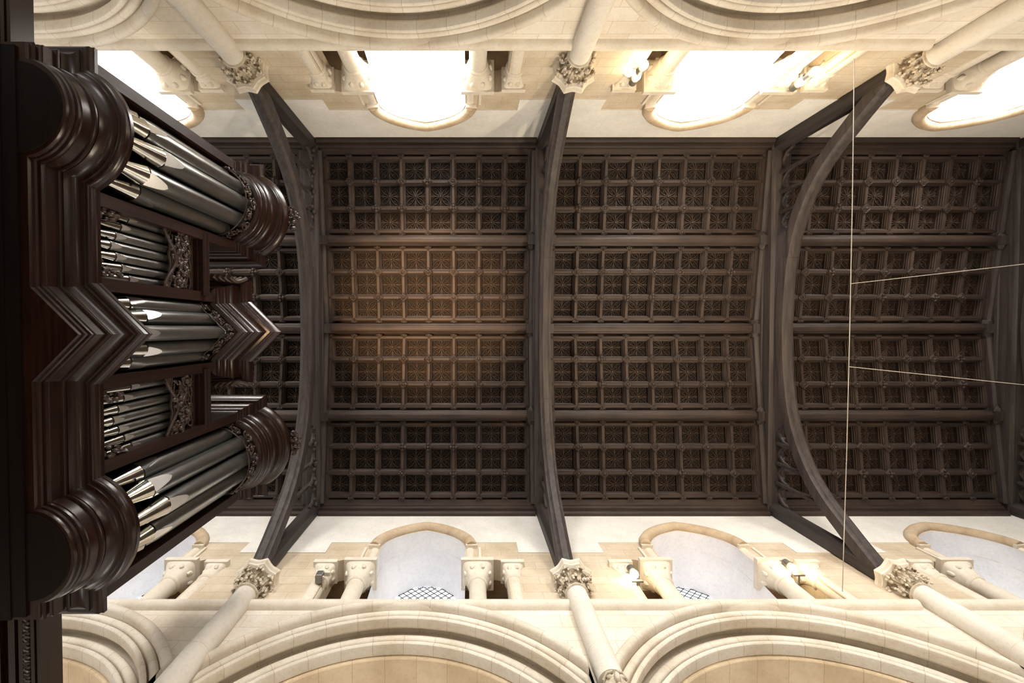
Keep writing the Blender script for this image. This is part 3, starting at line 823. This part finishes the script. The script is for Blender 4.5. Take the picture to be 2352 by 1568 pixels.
def pipe(x, y, r, h0, hm, h1, ang):
    """one organ pipe: cone foot, mouth slit, body and pointed upper lip turned to angle ang"""
    L = r*2.6
    def flat(z): return r*(.66+.34*min(1, max(0, (z-hm-.012)/L))) if z < hm+L else 9
    zs = [hm+.012+L*k/8 for k in range(9)]+[h1-.012, h1]
    rows = []
    for i, z in enumerate(zs):
        row = []
        for k in range(32):
            a = 2*pi*k/32; rr = r*(.98 if i < len(zs)-1 else .95)
            F, S = rr*cos(a), rr*sin(a); F = min(F, flat(z)-.003)
            row.append((x+F*cos(ang)-S*sin(ang), y+F*sin(ang)+S*cos(ang), Z(z)))
        rows.append(row)
    m = MB(); m.grid(rows, closed_u=True, cap=True)
    o = part('organ_pipe', m, 'pipe', organ)
    m = MB(); m.lathe([(r*.32, Z(h0)), (r*.45, Z(h0+.06)), (r*.97, Z(hm-.02)), (r*.99, Z(hm-.012)), (r*.9, Z(hm-.008))], (x, y, 0), 28); part('pipe_foot', m, 'foot', o)
    m = MB(); m.lathe([(r*.80, Z(hm-.012)), (r*.80, Z(hm+.016))], (x, y, 0), 20); part('pipe_mouth', m, 'dark', o)
    rows = []
    for k in range(9):
        z = hm+.012+L*k/8; F = flat(z-1e-6) if k < 8 else r; hw = sqrt(max(1e-8, r*r-F*F))*.96
        rows.append([(x+F*cos(ang)-hw*q*sin(ang), y+F*sin(ang)+hw*q*cos(ang), Z(z)) for q in (-1, -.5, 0, .5, 1)])
    m = MB(); m.grid(rows); part('upper_lip', m, 'lip', o, smooth=50)

for sg, yc in ((-1, OY-TWO), (1, OY+TWO)):
    for k, a in enumerate((-72, -36, 0, 36, 72)):
        aa = R(a)
        pipe(-3.27+.31*cos(aa), yc+.345*sin(aa), .096, 3.82, (4.30, 4.22, 4.36, 4.22, 4.30)[k], (5.90, 6.0, 6.06, 6.0, 5.90)[k], aa)
    m = MB()
    scrolls(m, lambda u, v, d, yc=yc: (-3.27+(.435+d)*cos(u/.44-1.57), yc+(.435+d)*sin(u/.44-1.57), Z(5.80+v)), 1.38, .24, 3+sg, 9, .011)
    part('pipe_shade', m, 'limew', organ, 'pierced carved foliage round the pipe tops', smooth=60)
    m = MB(); rnd = random.Random(5+sg)
    for k in range(46):
        yy = yc-sg*.02+rnd.uniform(-.17, .17); xx = -2.60+rnd.uniform(-.06, .08)*(1-abs(yy-yc)/.25)
        m.blob((xx, yy, Z(6.66+rnd.uniform(0, .20)*(1-abs(yy-yc)/.22))), rnd.uniform(.018, .036), k, (1, 1, 1.3), 6, .5, 3)
    part('crown_ornament', m, 'limew', organ, 'carved foliage tuft on a tower crown', smooth=60)
for k, (px, py, hm, ht) in enumerate(((-3.20, -.27, 4.22, 5.40), (-3.10, -.15, 4.30, 5.48), (-2.985, 0, 4.10, 5.54), (-3.10, .15, 4.30, 5.48), (-3.20, .27, 4.22, 5.40))):
    pipe(px, OY+py, .074, 3.82, hm, ht, R((-45, -30, 0, 30, 45)[k]))
for e in (-1, 1):
    m = MB()
    scrolls(m, lambda u, v, d, e=e: (-2.86-(u*.707)+d*.7, OY+e*(u*.707)+e*d*.7, Z(5.32+v)), .46, .22, 9+e, 4, .010)
    part('pipe_shade', m, 'limew', organ, 'pierced carved foliage along the pointed tower', smooth=60)
    # flats of small pipes
    yc = OY+e*.79
    ms = [4.31, 4.22, 4.15, 4.09, 4.15, 4.22, 4.31]
    for k in range(7):
        pipe(-3.24, yc+(k-3)*.094, .040 if abs(k-3) > 1 else .043, 3.82, ms[k], 5.02-.03*abs(k-3), 0)
    m = MB()
    P = lambda u, v, d, yc=yc: (-3.165+d, yc-.33+u, Z(4.80+v))
    scrolls(m, P, .66, .36, 20+e, 4, .016)
    scrolls(m, lambda u, v, d: P(u+.08, v+.05, d*.7), .50, .26, 31+e, 3, .012)
    rr = random.Random(77+e)
    for j in range(44):
        u0 = rr.uniform(.03, .63); lo = .13*sin(pi*u0/.66)+.03; v0 = rr.uniform(lo, .32); aa = rr.uniform(0, 2*pi)
        m.tube([P(u0+.018*q*cos(aa+q*.7), max(lo, min(.35, v0+.018*q*sin(aa+q*.7))), .008+.006*q) for q in (0, 1, 2, 3)], [.006, .013, .011, .004], 5)
    for sg in (-1, 1):
        pts = [(-3.145, yc+sg*(.315-.315*(i/24)**.75), Z(4.715+.185*sin(i/24*pi/2)**1.3)) for i in range(25)]
        m.tube(pts, .017, 6)
        for i in range(0, 24, 2):
            m.blob((pts[i][0]-.005, pts[i][1], pts[i][2]+.022), .016, i, (1, 1, 1.5), 6, .4, 3)
        m.tube([(-3.145, yc+sg*(.285+.045*cos(i*.45)*(1-i/24)), Z(4.735+.045*sin(i*.45)*(1-i/24))) for i in range(22)], .013, 6)
    part('carved_panel', m, 'limew', organ, 'pierced acanthus scroll panel above a flat of small pipes', smooth=60)
    for sg in (-1, 1):
        m = MB()
        for j in range(16):
            rr = random.Random(j+sg*40+e*7)
            m.blob((-3.14+rr.uniform(-.02, .02), yc+sg*(.27-rr.uniform(-.02, .12)*(1-j/20)), Z(3.84+.02*j*.9)), rr.uniform(.014, .028), j, (1, 1, 1.4), 6, .5, 3)
        part('foot_carving', m, 'limew', organ, 'carved foliage at the pipe feet', smooth=60)
    m = MB()
    for j, (xx, ha, hb) in enumerate(((-3.20, 5.14, 5.20), (-3.17, 5.20, 5.235), (-3.19, 5.235, 5.29), (-3.15, 5.29, 5.32))):
        m.box(-3.42, xx, yc-.335, yc+.335, Z(ha), Z(hb))
    part('frieze', m, 'mahogz', organ)
    m = MB().extrude([(-3.42, Z(5.32)), (-3.10, Z(5.32)), (-3.085, Z(5.335)), (-3.085, Z(5.37)), (-3.07, Z(5.38)), (-3.07, Z(5.40)), (-3.42, Z(5.40))], 1, yc-.36, yc+.36)
    part('flat_cornice', m, 'mahogz', organ)
    m = MB()
    for j in range(8):
        m.tube([(-3.42+.055*j+.09*(i/8)**2, OY+e*(.70-.05*sin(i/8*pi)), Z(5.56+.03*j+.26*i/8)) for i in range(9)], .030, 8)
    part('scroll_bracket', m, 'limew', organ, smooth=60)

for s, xe in ((1, -3.53), (-1, -3.67)):
    y0, y1 = (2.20, 3.97) if s > 0 else (-3.97, -2.10)
    t = thing('gallery_rail', 'dark moulded oak gallery rail with rope moulding running from organ to '+WALLN[s], 'rail', (xe, s*3, Z(3.7)), 'gallery rails')
    m = MB()
    for a, c, h0 in ((-.03, 0, 3.70), (-.07, -.04, 3.69), (-.075, -.065, 3.70), (-.18, -.145, 3.70), (-.23, -.20, 3.69), (-.26, -.235, 3.695), (-.45, -.31, 3.68)):
        m.box(xe+a, xe+c, y0, y1, Z(h0), Z(3.9))
    m.box(xe-.45, xe-.002, y0, y1, Z(3.735), Z(3.9))
    part('rail_moulding', m, 'mahog', t)
    m = MB()
    n = 60
    for ph in (0, pi):
        m.tube([(xe-.115+.018*cos(i*.55*2+ph), y0+(y1-y0)*i/(n*3), Z(3.715)+.018*sin(i*.55*2+ph)) for i in range(n*3+1)], .017, 5)
    part('rope_moulding', m, 'limew', t, 'carved rope moulding', smooth=60)
